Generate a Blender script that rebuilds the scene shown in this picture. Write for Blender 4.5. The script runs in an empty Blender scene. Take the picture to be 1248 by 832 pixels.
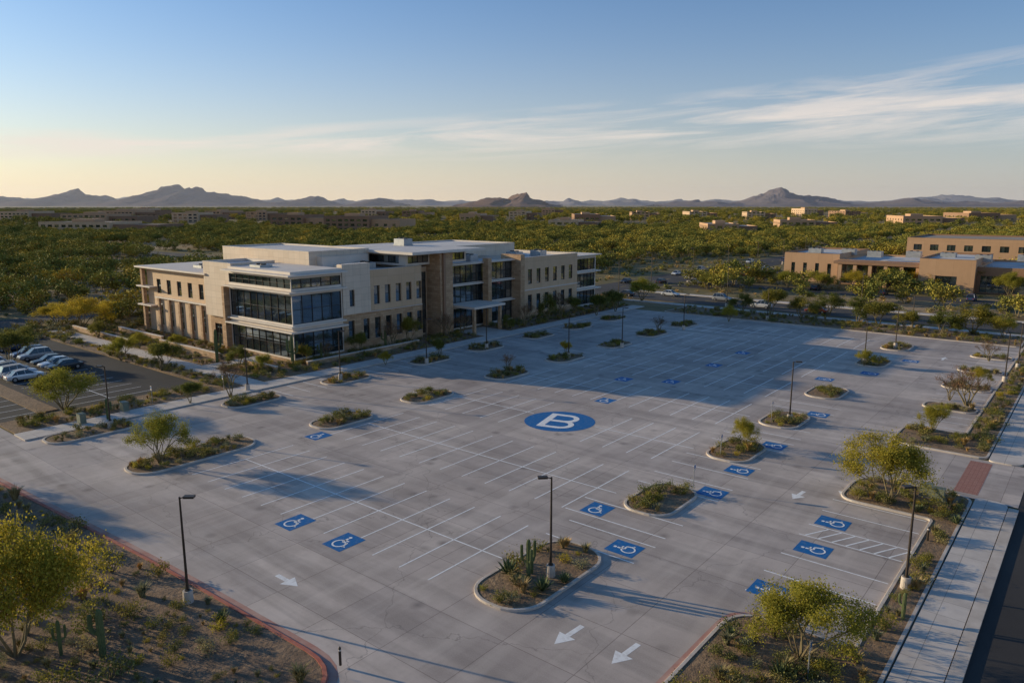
import bpy, math, random
from mathutils import Vector, Matrix, noise
random.seed(7)
R=random.random
def U(a,b): return random.uniform(a,b)
F=900.0; PITCH=math.atan(168/900); CH=23.0
CP,SP=math.cos(PITCH),math.sin(PITCH)
ROT=math.radians(-39)
CU,SU=math.cos(ROT),math.sin(ROT)
def w2l(x,y): return (x*CU+y*SU, -x*SU+y*CU)
def l2w(s,t): return (s*CU-t*SU, s*SU+t*CU)
def G(u,v):
    a=(u-624)/F;b=(416-v)/F
    z=b*CP-SP;k=CH/-z
    return (k*a,k*(CP+b*SP))
def L(u,v): return w2l(*G(u,v))
def depth(s,t):
    x,y=l2w(s,t); return y*CP+CH*SP
SC=bpy.context.scene
COL=SC.collection
# ---------------------------------------------------------------- materials
class NT:
    def __init__(s,name):
        s.m=bpy.data.materials.new(name); s.m.use_nodes=True
        s.t=s.m.node_tree; s.n=s.t.nodes; s.l=s.t.links
        s.b=s.n['Principled BSDF']; s.out=s.n['Material Output']
        s.tc=s.n.new('ShaderNodeTexCoord')
    def noise(s,scale,detail=4,rough=.55,coord='Object',stretch=None,dist=0):
        n=s.n.new('ShaderNodeTexNoise'); n.inputs['Scale'].default_value=scale
        n.inputs['Detail'].default_value=detail; n.inputs['Roughness'].default_value=rough
        n.inputs['Distortion'].default_value=dist
        src=s.tc.outputs[coord]
        if stretch:
            mp=s.n.new('ShaderNodeMapping'); mp.inputs['Scale'].default_value=stretch
            s.l.new(src,mp.inputs[0]); src=mp.outputs[0]
        s.l.new(src,n.inputs['Vector']); return n.outputs['Fac']
    def ramp(s,fac,stops):
        r=s.n.new('ShaderNodeValToRGB'); e=r.color_ramp.elements
        while len(e)<len(stops): e.new(.5)
        for i,(p,c) in enumerate(stops):
            e[i].position=p; e[i].color=(c[0],c[1],c[2],1) if not isinstance(c,(int,float)) else (c,c,c,1)
        s.l.new(fac,r.inputs[0]); return r.outputs[0]
    def mix(s,fac,a,b,mode='MIX'):
        m=s.n.new('ShaderNodeMix'); m.data_type='RGBA'; m.blend_type=mode
        for v,i in ((fac,0),(a,6),(b,7)):
            if isinstance(v,(int,float)): m.inputs[i].default_value=v
            elif isinstance(v,tuple): m.inputs[i].default_value=(v[0],v[1],v[2],1)
            else: s.l.new(v,m.inputs[i])
        return m.outputs[2]
    def bump(s,h,strength,dist=.02):
        b=s.n.new('ShaderNodeBump'); b.inputs['Strength'].default_value=strength
        b.inputs['Distance'].default_value=dist
        s.l.new(h,b.inputs['Height']); s.l.new(b.outputs[0],s.b.inputs['Normal'])
    def done(s,col,rough=.9,metal=0,spec=.3):
        if isinstance(col,tuple): s.b.inputs['Base Color'].default_value=(*col,1)
        else: s.l.new(col,s.b.inputs['Base Color'])
        if isinstance(rough,(int,float)): s.b.inputs['Roughness'].default_value=rough
        else: s.l.new(rough,s.b.inputs['Roughness'])
        s.b.inputs['Metallic'].default_value=metal
        s.b.inputs['Specular IOR Level'].default_value=spec
        return s.m
def noisy(name,c1,c2,scale=1,rough=.85,bump=.2,bscale=None,metal=0,spec=.3,coord='Object'):
    n=NT(name); f=n.noise(scale,4,.6,coord)
    c=n.ramp(f,[(.3,c1),(.7,c2)])
    if bump: n.bump(n.noise(bscale or scale*8,4,.6,coord),bump)
    return n.done(c,rough,metal,spec)
def sc(c,k): return tuple(x*k for x in c)

def m_lot():
    n=NT('lot_concrete')
    big=n.noise(.05,4,.6,dist=.6); med=n.noise(.45,5,.68); fine=n.noise(14,2,.6)
    streak=n.noise(.35,4,.6,stretch=(.10,1.5,1),dist=.4); streak2=n.noise(.3,4,.6,stretch=(1.4,.10,1),dist=.4)
    c=n.ramp(big,[(.36,(.40,.325,.275)),(.62,(.63,.525,.445))])
    c=n.mix(n.ramp(med,[(.38,.0),(.72,.6)]),c,(.32,.265,.23))
    c=n.mix(n.ramp(streak,[(.45,0),(.64,.6)]),c,(.26,.215,.185))
    c=n.mix(n.ramp(streak2,[(.50,0),(.72,.45)]),c,(.68,.58,.49))
    c=n.mix(n.ramp(fine,[(.3,.0),(.8,.25)]),c,(.69,.60,.52))
    v=n.n.new('ShaderNodeTexVoronoi'); v.inputs['Scale'].default_value=.32; n.l.new(n.tc.outputs['Object'],v.inputs['Vector'])
    c=n.mix(n.ramp(v.outputs['Distance'],[(.0,.7),(.18,0)]),c,(.17,.14,.12))
    br=n.n.new('ShaderNodeTexBrick'); br.offset=0
    n.l.new(n.tc.outputs['Object'],br.inputs['Vector'])
    for k,val in (('Scale',1),('Mortar Size',.024),('Mortar Smooth',.3),('Brick Width',4.6),('Row Height',4.6)): br.inputs[k].default_value=val
    br.inputs['Color1'].default_value=(.84,.84,.85,1); br.inputs['Color2'].default_value=(1.05,1.05,1.04,1); br.inputs['Mortar'].default_value=(.55,.53,.53,1)
    c=n.mix(1.0,c,br.outputs['Color'],'MULTIPLY')
    v2=n.n.new('ShaderNodeTexVoronoi'); v2.feature='DISTANCE_TO_EDGE'; v2.inputs['Scale'].default_value=.09
    nz=n.n.new('ShaderNodeTexNoise'); nz.inputs['Scale'].default_value=.5; nz.inputs['Detail'].default_value=5
    n.l.new(n.tc.outputs['Object'],nz.inputs['Vector'])
    va=n.n.new('ShaderNodeVectorMath'); va.operation='MULTIPLY_ADD'; va.inputs[1].default_value=(3,3,3)
    n.l.new(nz.outputs['Color'],va.inputs[0]); n.l.new(n.tc.outputs['Object'],va.inputs[2]); n.l.new(va.outputs[0],v2.inputs['Vector'])
    c=n.mix(n.ramp(v2.outputs['Distance'],[(0,.5),(.004,0)]),c,(.15,.125,.11))
    n.bump(fine,.15,.01)
    return n.done(c,n.ramp(med,[(.3,.6),(.7,.85)]),0,.3)
def m_asphalt(name,k=1.0):
    n=NT(name); a=n.noise(.12,4,.6); f=n.noise(25,2,.7)
    c=n.ramp(a,[(.3,sc((.038,.035,.033),k)),(.7,sc((.062,.056,.051),k))])
    c=n.mix(n.ramp(f,[(.4,0),(.8,.3)]),c,sc((.10,.09,.08),k))
    n.bump(f,.3,.01); return n.done(c,.85,0,.2)
def m_gravel(name,c1,c2,c3,sc_=6):
    n=NT(name); v=n.n.new('ShaderNodeTexVoronoi'); v.inputs['Scale'].default_value=sc_; n.l.new(n.tc.outputs['Object'],v.inputs['Vector'])
    a=n.noise(.35,5,.65); c=n.ramp(a,[(.3,c1),(.7,c2)])
    c=n.mix(n.ramp(v.outputs['Color'],[(.2,0),(.9,.6)]),c,c3)
    n.bump(n.noise(3,5,.7),.9,.12); return n.done(c,.95)
def m_desert():
    n=NT('desert_ground')
    a=n.noise(.012,6,.62); b=n.noise(.09,6,.65); d=n.noise(1.6,5,.7)
    c=n.ramp(b,[(.3,(.30,.20,.115)),(.6,(.45,.32,.195))])
    c=n.mix(n.ramp(d,[(.45,0),(.62,.6)]),c,(.18,.14,.07))
    c=n.mix(n.ramp(a,[(.42,0),(.52,.75)]),c,(.14,.125,.05))
    return n.done(c,.95,0,.1)
def m_stone():
    n=NT('split_stone'); br=n.n.new('ShaderNodeTexBrick'); n.l.new(n.tc.outputs['UV'],br.inputs['Vector'])
    for k,val in (('Scale',1),('Mortar Size',.012),('Brick Width',.9),('Row Height',.4)): br.inputs[k].default_value=val
    br.inputs['Color1'].default_value=(.42,.26,.145,1); br.inputs['Color2'].default_value=(.59,.40,.24,1); br.inputs['Mortar'].default_value=(.25,.175,.105,1)
    f=n.noise(1.8,5,.7); c=n.mix(n.ramp(f,[(.3,.0),(.8,.45)]),br.outputs['Color'],(.34,.20,.11))
    n.bump(n.noise(5,4,.7),.5,.04); return n.done(c,.9)
def m_panel(name,c1,c2,w,h,mort=.012):
    n=NT(name); br=n.n.new('ShaderNodeTexBrick'); br.offset=0; n.l.new(n.tc.outputs['UV'],br.inputs['Vector'])
    for k,val in (('Scale',1),('Mortar Size',mort),('Brick Width',w),('Row Height',h)): br.inputs[k].default_value=val
    br.inputs['Color1'].default_value=(*c1,1); br.inputs['Color2'].default_value=(*c2,1); br.inputs['Mortar'].default_value=(*sc(c1,.5),1)
    f=n.noise(.6,5,.65); c=n.mix(n.ramp(f,[(.35,.0),(.8,.25)]),br.outputs['Color'],sc(c1,.7))
    st=n.noise(1.2,4,.6,stretch=(1,1,.12)); c=n.mix(n.ramp(st,[(.5,0),(.8,.2)]),c,sc(c1,.6))
    return n.done(c,.7)
def m_glass():
    n=NT('tinted_glass'); g=n.n.new('ShaderNodeNewGeometry')
    c=n.ramp(g.outputs['Random Per Island'],[(0,(.13,.165,.19)),(.7,(.26,.32,.36)),(1,(.46,.50,.51))])
    n.bump(n.noise(.35,2,.5),.07,.05)
    return n.done(c,.04,.88,.8)
def m_leaf(name,c1,c2,c3,trans=.35):
    n=NT(name); g=n.n.new('ShaderNodeNewGeometry')
    c=n.ramp(g.outputs['Random Per Island'],[(0,c1),(.55,c2),(1,c3)])
    oi=n.n.new('ShaderNodeObjectInfo')
    k=n.ramp(oi.outputs['Random'],[(0,(.68,.78,.8)),(.5,(1,1,1)),(1,(1.3,1.12,.85))])
    c=n.mix(1.0,c,k,'MULTIPLY')
    n.done(c,.8,0,.1)
    if trans>0:
        tr=n.n.new('ShaderNodeBsdfTranslucent'); n.l.new(c,tr.inputs[0])
        ms=n.n.new('ShaderNodeMixShader'); ms.inputs[0].default_value=trans
        n.l.new(n.b.outputs[0],ms.inputs[1]); n.l.new(tr.outputs[0],ms.inputs[2]); n.l.new(ms.outputs[0],n.out.inputs[0])
    return n.m
def m_paint(name,col,wear=.5):
    n=NT(name); f=n.noise(3.0,6,.7); c=n.mix(n.ramp(f,[(.48,0),(.72,wear)]),col,(.48,.41,.35))
    return n.done(c,.6)
LOT=m_lot(); ASPH=m_asphalt('asphalt'); ASPH2=m_asphalt('sunlit_asphalt',1.4); DES=m_desert(); STONE=m_stone(); GLASS=m_glass()  # second asphalt is a lighter copy, sunlight put into its colour
GRAV=m_gravel('decomposed_granite',(.23,.145,.085),(.36,.24,.14),(.11,.076,.05))
MULCH=m_gravel('desert_soil',(.21,.135,.085),(.33,.222,.14),(.11,.077,.052),3)
KERB=noisy('kerb_concrete',(.45,.38,.315),(.61,.53,.45),.9)
REDK=noisy('red_kerb_paint',(.40,.10,.065),(.46,.19,.13),1.5)
REDG=noisy('red_gutter_paint',(.42,.18,.135),(.50,.33,.265),.7)
def m_walk():
    n=NT('sidewalk_concrete'); f=n.noise(.6,5,.65); c=n.ramp(f,[(.3,(.51,.445,.385)),(.7,(.66,.585,.51))])
    br=n.n.new('ShaderNodeTexBrick'); br.offset=0; n.l.new(n.tc.outputs['Object'],br.inputs['Vector'])
    for k,val in (('Scale',1),('Mortar Size',.02),('Brick Width',1.8),('Row Height',1.8)): br.inputs[k].default_value=val
    br.inputs['Color1'].default_value=(.93,.93,.93,1); br.inputs['Color2'].default_value=(1.03,1.03,1.03,1); br.inputs['Mortar'].default_value=(.55,.55,.55,1)
    c=n.mix(1.0,c,br.outputs['Color'],'MULTIPLY'); return n.done(c,.85)
WALK=m_walk()
WHITE=m_paint('white_line_paint',(.86,.84,.80),.6); BLUE=m_paint('blue_marking_paint',(.004,.13,.36),.2)
YELL=m_paint('yellow_line_paint',(.6,.4,.05),.4)
BEIGE=m_panel('beige_precast',(.61,.415,.25),(.65,.455,.285),3.0,1.9)
WPANEL=m_panel('cream_metal_panel',(.68,.54,.40),(.74,.60,.455),1.5,1.0)
TAN=m_panel('tan_stucco',(.51,.31,.175),(.54,.335,.195),4,9)
BRN=m_panel('brown_stucco',(.29,.165,.095),(.32,.19,.115),4,9)
ROOF=noisy('roof_membrane',(.50,.47,.44),(.66,.62,.58),.25,.8,.1)
TROOF=noisy('tan_roof',(.30,.245,.19),(.38,.315,.25),.1,.9,0)
SLAB=noisy('cream_fascia',(.65,.56,.465),(.74,.65,.55),.4,.6,0)
FRAME=noisy('bronze_frame',(.04,.032,.025),(.06,.048,.038),2,.4,0,metal=.6)
ALUM=noisy('aluminium_frame',(.35,.35,.36),(.5,.5,.5),2,.4,0,metal=.6)
HVACM=noisy('galvanised_metal',(.32,.33,.33),(.45,.45,.44),1,.5,0,metal=.5)
POLE=noisy('bronze_pole',(.05,.038,.028),(.08,.06,.045),2,.45,0,metal=.3)
LENS=noisy('lamp_lens',(.5,.5,.48),(.6,.6,.58),4,.3,0)
BARK=noisy('green_bark',(.15,.12,.065),(.23,.18,.095),4,.9,.3)
LEAFY=m_leaf('palo_verde_leaves',(.22,.205,.026),(.36,.31,.04),(.52,.41,.07),.4)
LEAFG=m_leaf('mesquite_leaves',(.11,.115,.024),(.18,.18,.036),(.30,.27,.06),.35)
LEAFMG=m_leaf('mass_olive_leaves',(.14,.14,.03),(.24,.225,.045),(.38,.32,.075),0)
LEAFMY=m_leaf('mass_yellow_leaves',(.22,.195,.032),(.36,.295,.05),(.50,.40,.08),0)
LEAFR=m_leaf('reddish_twigs',(.12,.065,.04),(.18,.10,.06),(.24,.145,.085),0)
SHR1=m_leaf('shrub_leaves',(.12,.125,.036),(.22,.20,.06),(.34,.29,.095),.2)
SHR2=m_leaf('sage_leaves',(.19,.18,.10),(.29,.27,.145),(.40,.365,.20),.2)
DRY=m_leaf('dry_grass',(.31,.21,.09),(.45,.32,.14),(.56,.42,.20),0)
CACT=noisy('cactus_skin',(.09,.115,.045),(.15,.175,.07),3,.8,.3)
BRICK=m_panel('red_pavers',(.38,.17,.12),(.43,.22,.16),.3,.15,.01)
# --------------------------------------------------------------- mesh builder
class MB:
    def __init__(s): s.v=[];s.f=[];s.m=[];s.uv=[]
    def quad(s,pts,mi=0,uv=None):
        b=len(s.v); s.v+= [tuple(p) for p in pts]; s.f.append(tuple(range(b,b+len(pts)))); s.m.append(mi)
        if uv is None:
            a=Vector(pts[1])-Vector(pts[0]); c=Vector(pts[-1])-Vector(pts[0]); n=a.cross(c)
            if abs(n.z)>=max(abs(n.x),abs(n.y)): uv=[(p[0],p[1]) for p in pts]
            elif abs(n.x)>abs(n.y): uv=[(p[1],p[2]) for p in pts]
            else: uv=[(p[0],p[2]) for p in pts]
        s.uv+=uv
    def box(s,x0,x1,y0,y1,z0,z1,mi=0,bot=True):
        if x0>x1:x0,x1=x1,x0
        if y0>y1:y0,y1=y1,y0
        q=s.quad
        q([(x0,y0,z0),(x1,y0,z0),(x1,y0,z1),(x0,y0,z1)],mi); q([(x1,y0,z0),(x1,y1,z0),(x1,y1,z1),(x1,y0,z1)],mi)
        q([(x1,y1,z0),(x0,y1,z0),(x0,y1,z1),(x1,y1,z1)],mi); q([(x0,y1,z0),(x0,y0,z0),(x0,y0,z1),(x0,y1,z1)],mi)
        q([(x0,y0,z1),(x1,y0,z1),(x1,y1,z1),(x0,y1,z1)],mi)
        if bot: q([(x0,y1,z0),(x1,y1,z0),(x1,y0,z0),(x0,y0,z0)],mi)
    def tube(s,p0,p1,r0,r1,n=6,mi=0,cap=False):
        p0=Vector(p0);p1=Vector(p1); d=(p1-p0)
        if d.length<1e-6: return
        d.normalize(); a=d.orthogonal().normalized(); b=d.cross(a); base=len(s.v)
        for p,r in ((p0,r0),(p1,r1)):
            for i in range(n):
                t=2*math.pi*i/n; s.v.append(tuple(p+a*math.cos(t)*r+b*math.sin(t)*r))
        for i in range(n):
            j=(i+1)%n; s.f.append((base+i,base+j,base+n+j,base+n+i)); s.m.append(mi); s.uv+=[(i/n,0),((i+1)/n,0),((i+1)/n,1),(i/n,1)]
        if cap:
            s.f.append(tuple(base+n+i for i in range(n))); s.m.append(mi); s.uv+=[(0,0)]*n
            s.f.append(tuple(base+n-1-i for i in range(n))); s.m.append(mi); s.uv+=[(0,0)]*n
    def mesh(s,name,mats,smooth=False):
        me=bpy.data.meshes.new(name); me.from_pydata(s.v,[],s.f)
        for m in mats: me.materials.append(m)
        me.polygons.foreach_set('material_index',s.m)
        ul=me.uv_layers.new(name='UVMap'); ul.data.foreach_set('uv',[c for p in s.uv for c in p])
        if smooth: me.polygons.foreach_set('use_smooth',[True]*len(s.f))
        me.update(); return me
def add(name,me,loc=(0,0,0),rotz=ROT,scale=(1,1,1),parent=None):
    o=bpy.data.objects.new(name,me); COL.objects.link(o)
    if parent: o.parent=parent
    else:
        o.location=loc; o.rotation_euler=(0,0,rotz); o.scale=scale
    return o
def empty(name,loc=(0,0,0),rotz=ROT):
    o=bpy.data.objects.new(name,None); COL.objects.link(o); o.location=loc; o.rotation_euler=(0,0,rotz); o.empty_display_size=.5; return o
def at(s,t,z=0):
    x,y=l2w(s,t); return (x,y,z)
# polygons ----------------------------------------------------------------
def rrect(s0,s1,t0,t1,r,seg=7):
    pts=[]
    for cx,cy,a0 in ((s1-r,t0+r,-90),(s1-r,t1-r,0),(s0+r,t1-r,90),(s0+r,t0+r,180)):
        for i in range(seg+1):
            a=math.radians(a0+90*i/seg); pts.append((cx+r*math.cos(a),cy+r*math.sin(a)))
    return pts
def rpoly(pts,rs,seg=6):
    out=[];n=len(pts)
    for i in range(n):
        p=Vector(pts[i]);a=Vector(pts[i-1]);b=Vector(pts[(i+1)%n]); r=rs[i] if isinstance(rs,(list,tuple)) else rs
        if r<=0: out.append(tuple(p)); continue
        da=(a-p);db=(b-p); r1=min(r,da.length*.49,db.length*.49)
        A=p+da.normalized()*r1;B=p+db.normalized()*r1
        for k in range(seg+1):
            q=k/seg; c=A*(1-q)**2+p*2*q*(1-q)+B*q*q; out.append((c.x,c.y))
    return out
def inset(pts,d):
    n=len(pts);out=[]
    for i in range(n):
        a=Vector(pts[i-1]);p=Vector(pts[i]);b=Vector(pts[(i+1)%n])
        e1=(p-a);e2=(b-p)
        if e1.length<1e-6:e1=e2
        if e2.length<1e-6:e2=e1
        n1=Vector((-e1.y,e1.x)).normalized();n2=Vector((-e2.y,e2.x)).normalized(); m=(n1+n2)
        if m.length<1e-3:m=n1
        m.normalize(); k=d/max(.5,m.dot(n1)); out.append((p.x+m.x*k,p.y+m.y*k))
    return out
def island(name,pts,z=.15,kw=.2,fill=GRAV,kerb=KERB,fz=.11):
    mb=MB();n=len(pts);ins=inset(pts,kw)
    for i in range(n):
        j=(i+1)%n; a,b=pts[i],pts[j]; c,d=ins[j],ins[i]
        mb.quad([(a[0],a[1],-.04),(b[0],b[1],-.04),(b[0],b[1],z-.015),(a[0],a[1],z-.015)],1)
        ax=(a[0]+(d[0]-a[0])*.12,a[1]+(d[1]-a[1])*.12);bx=(b[0]+(c[0]-b[0])*.12,b[1]+(c[1]-b[1])*.12)
        mb.quad([(a[0],a[1],z-.015),(b[0],b[1],z-.015),(bx[0],bx[1],z),(ax[0],ax[1],z)],1)
        mb.quad([(ax[0],ax[1],z),(bx[0],bx[1],z),(c[0],c[1],z),(d[0],d[1],z)],1)
        mb.quad([(d[0],d[1],z),(c[0],c[1],z),(c[0],c[1],fz-.05),(d[0],d[1],fz-.05)],1)
    mb.quad([(p[0],p[1],fz) for p in ins],0)
    return add(name,mb.mesh(name,[fill,kerb]))
def sheet(name,polys,z,mat):
    mb=MB()
    for p in polys: mb.quad([(a[0],a[1],z) for a in p],0)
    return add(name,mb.mesh(name,[mat]))
def slab(name,polys,z,mat,z0=-.04):
    mb=MB()
    for p in polys:
        mb.quad([(a[0],a[1],z) for a in p],0); n=len(p)
        for i in range(n):
            a,b=p[i],p[(i+1)%n]; mb.quad([(a[0],a[1],z0),(b[0],b[1],z0),(b[0],b[1],z),(a[0],a[1],z)],0)
    return add(name,mb.mesh(name,[mat]))
def rc(s0,s1,t0,t1): return [(s0,t0),(s1,t0),(s1,t1),(s0,t1)]
def inpoly(x,y,P):
    c=False;j=len(P)-1
    for i in range(len(P)):
        if (P[i][1]>y)!=(P[j][1]>y) and x<(P[j][0]-P[i][0])*(y-P[i][1])/(P[j][1]-P[i][1])+P[i][0]: c=not c
        j=i
    return c
# ---------------------------------------------------------------- ground
B_=16000
mb=MB(); mb.quad([(-B_,-B_,-.06),(B_,-B_,-.06),(B_,B_,-.06),(-B_,B_,-.06)]); add('ground',mb.mesh('ground',[DES]))
sheet('parking_lot_pavement',[rc(-81,-8.0,-10,143.2)],0,LOT)
sheet('entry_driveway',[rc(-8.0,-3.4,66,77)],.002,LOT)
sheet('side_parking_lot',[rc(-150,-90,18,47)],-.01,ASPH)
sheet('lot_driveway',[rc(-90,-81,-10,24)],-.004,LOT)
sheet('side_street',[rc(-3.4,9.5,-60,159.9)],-.012,ASPH)
sheet('street_asphalt',[rc(-400,300,160,173),rc(-172,-161,-80,159.9),rc(-114,-99,173.01,900)],-.014,ASPH2)
mb=MB()
for t in range(-40,155,9): mb.box(2.9,3.05,t,t+3,-.012,-.004)
for s in range(-390,290,9): mb.box(s,s+3,166.4,166.55,-.012,-.004)
for t in range(180,900,9): mb.box(-106.6,-106.4,t,t+3,-.012,-.004)
add('road_centre_markings',mb.mesh('rcm',[YELL]))
slab('sidewalk',[rpoly([(-6.2,-20),(-4.0,-20),(-4.0,66.2),(-6.2,66.2)],[0,0,1.2,.5]),rpoly([(-6.6,76.8),(-4.0,76.8),(-4.0,158),(-6.6,158)],[.5,1.2,0,0])],.12,WALK)
slab('street_kerb',[rc(-3.95,-3.3,-20,65.2),rc(-3.95,-3.3,77.8,158)],.14,KERB)
slab('front_walk',[rc(-84.2,-81.2,24,148),rc(-150,-84.2,50,52.6),rc(-91,-84.2,96.5,103.5),rc(-100,-97,52.6,62)],.12,WALK)
slab('far_sidewalk',[rc(-161,-8,155,157.2),rc(-98,200,173.6,176)],.1,WALK)
mb=MB(); mb.box(-7.9,-6.2,67.0,76.2,.002,.008)
add('paver_crosswalk',mb.mesh('pv',[BRICK]))
# planting beds ----------------------------------------------------------
beds=[]
def isl(s0,s1,t0,t1,r=1.6,dens=.35,name='parking_island'):
    p=rrect(s0,s1,t0,t1,r); island(name,p); beds.append((inset(p,.5),dens))
isl(-28.2,-23.4,29.8,39.6,2.1,.6)
T_R=[50.2,65.2,78.3,93.4,116,131]
for t in T_R: isl(-27.6,-23.4,t-3.4,t+3.4,1.7,1.0)
isl(-66.6,-62.2,26.4,38.4,2.0,1.3)
T_L=[48.1,61,76.2,90,104.3,117.2,130]
for t in T_L: isl(-64.6,-60.6,t-3.5,t+3.5,1.6,1.3)
for t in [46.5,60.4,76,88.6,102.7,115,128]: isl(-79.2,-75.4,t-3.5,t+3.5,1.6,1.3)
isl(-81,-77.2,25,33.5,1.6,1.1)
P=rpoly([(-14.6,20),(-6.3,20),(-6.3,66),(-14.8,66),(-14.8,59.2),(-8.2,59.2),(-8.2,38.6),(-14.6,38.6)],[0,0,1.5,2.8,1.6,.4,.4,2.4])
island('street_planting_bed',P); beds.append((inset(P,.5),.95))
P=rpoly([(-15,77.2),(-6.7,77.2),(-6.7,150),(-9.5,150),(-9.5,84.5),(-15,84.5)],[2.6,1,0,0,.4,2])
island('street_planting_bed',P); beds.append((inset(P,.45),.8))
for t in [95,107,119,131]: isl(-15.2,-9.72,t-1.6,t+1.6,1.2,1.2)
P=rpoly([(-74,143.2),(-9.8,143.2),(-9.8,154.5),(-74,154.5)],[1,1,0,0]); island('far_planting_bed',P); beds.append((inset(P,.4),.4))
P=rpoly([(-160,-40),(-27,-40),(-26,14),(-27,20.6),(-45,20.2),(-70,18.6),(-160,14)],[0,0,6,5,8,8,0])
island('desert_planting_bed',P,fill=MULCH,kerb=REDK,kw=.24); SOUTH=inset(P,.7)
o_=inset(P,-.5); M=MB()
for i in range(len(P)):
    j=(i+1)%len(P); a,b,c,d=P[i],P[j],o_[j],o_[i]
    if a[1]>5 and b[1]>5 and a[0]>-150: M.quad([(a[0],a[1],.004),(d[0],d[1],.004),(c[0],c[1],.004),(b[0],b[1],.004)])
P2=rpoly([(-14.6,20),(-14.6,38.6),(-8.4,38.6)],[0,2.4,0])
o2=[(p[0]-.45,p[1]) if p[1]<36 else (p[0]-.3,p[1]+.35) for p in P2]
for i in range(len(P2)-1):
    a,b,c,d=P2[i],P2[i+1],o2[i+1],o2[i]
    if a[0]<-12 and b[0]<-12: M.quad([(a[0],a[1],.004),(b[0],b[1],.004),(c[0],c[1],.004),(d[0],d[1],.004)])
add('fire_lane_paint',M.mesh('flp',[REDG]))
P=[(-91.3,53),(-84.4,53),(-84.4,96.3),(-91.3,96.3)];slab('front_garden_bed',[P,[(-91.8,103.8),(-84.4,103.8),(-84.4,147.5),(-91.8,147.5)],[(-140,53),(-100.2,53),(-100.2,62),(-140,62)],[(-96.8,53),(-91.4,53),(-91.4,62),(-96.8,62)]],.1,GRAV)
for q in (rc(-91,-84.7,53.3,96),rc(-91.3,-84.7,104,147),rc(-139,-100.5,53,61.5),rc(-96.5,-91.5,53,61.3)): beds.append((q,.7))
slab('side_garden_bed',[rc(-150,-84.4,47.2,49.8),rc(-89.8,-84.4,24.2,47),rc(-140,-91,28.5,30.5)],.1,GRAV)
for q in (rc(-149,-85,47.3,49.6),rc(-89.3,-84.8,24.8,46.8)): beds.append((q,.8))
# ---------------------------------------------------------------- markings
mb=MB(); Z=.004
def strip(x0,y0,x1,y1,w=.115,mi=0,z=Z,M=None):
    M=M or mb; d=Vector((x1-x0,y1-y0)).normalized(); n=Vector((-d.y,d.x))*w/2
    M.quad([(x0-n.x,y0-n.y,z),(x1-n.x,y1-n.y,z),(x1+n.x,y1+n.y,z),(x0+n.x,y0+n.y,z)],mi)
rows=[34.8,49.2,63.4,77.4,91.8,105.2,117.2,130.6]
BC=L(682,513)
for ri,tc in enumerate(rows):
    s=-59.6
    while s<-28.6:
        if not(ri==2 and abs(s-BC[0])<4.6):
            strip(s,tc-5.1,s,tc-.06); strip(s,tc+.06,s,tc+5.1)
        s+=2.62
    if ri==2: strip(-59.6,tc,BC[0]-4,tc); strip(BC[0]+4,tc,-29,tc)
    else: strip(-59.7,tc,-29,tc)
for t in [41.0,44.1,47.2]: strip(-15.0,t,-8.4,t)
for t in [50.9,53.0,56.2,58.9]: strip(-15.0,t,-8.4,t)
for i in range(7):
    x=-14.6+i*.9; strip(x,50.98,x+1.0,52.92,.12)
t=86
while t<142:
    if all(abs(t-q)>1.9 for q in [95,107,119,131]): strip(-15.0,t,-9.8,t)
    t+=2.6
for t0 in (41.1,54.2,60.4,69,74,85):
    for dt in (-1.45,1.45): strip(-29,t0+dt,-21.9,t0+dt)
for t0 in (44.2,46.9): strip(-30.5,t0,-22,t0)
for tt in (53.5,68.2,82.3,95.6,108.8,121.5):
    for k in (-2,-1,0,1,2): strip(-80.6,tt+k*2.5,-75.6,tt+k*2.5)
def arrow(u,v,ang,ln=2.6,px=True):
    s0,t0=L(u,v); a=math.radians(ang)
    def T(x,y): return (s0+x*math.cos(a)-y*math.sin(a),t0+x*math.sin(a)+y*math.cos(a),Z)
    h=ln/2
    mb.quad([T(-h,-.16),(T(h-1.1,-.16)),T(h-1.1,.16),T(-h,.16)]); mb.quad([T(h-1.09,-.55),T(h,0),T(h-1.09,.55)])
arrow(350,707,0,2.2);arrow(693,773,-95,2.4);arrow(762,796,-95,2.4);arrow(973,603,-95,2.2);arrow(1030,600,-90,2);arrow(1150,437,90);arrow(430,448,90)
add('parking_stall_markings',mb.mesh('psm',[WHITE]))
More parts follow.
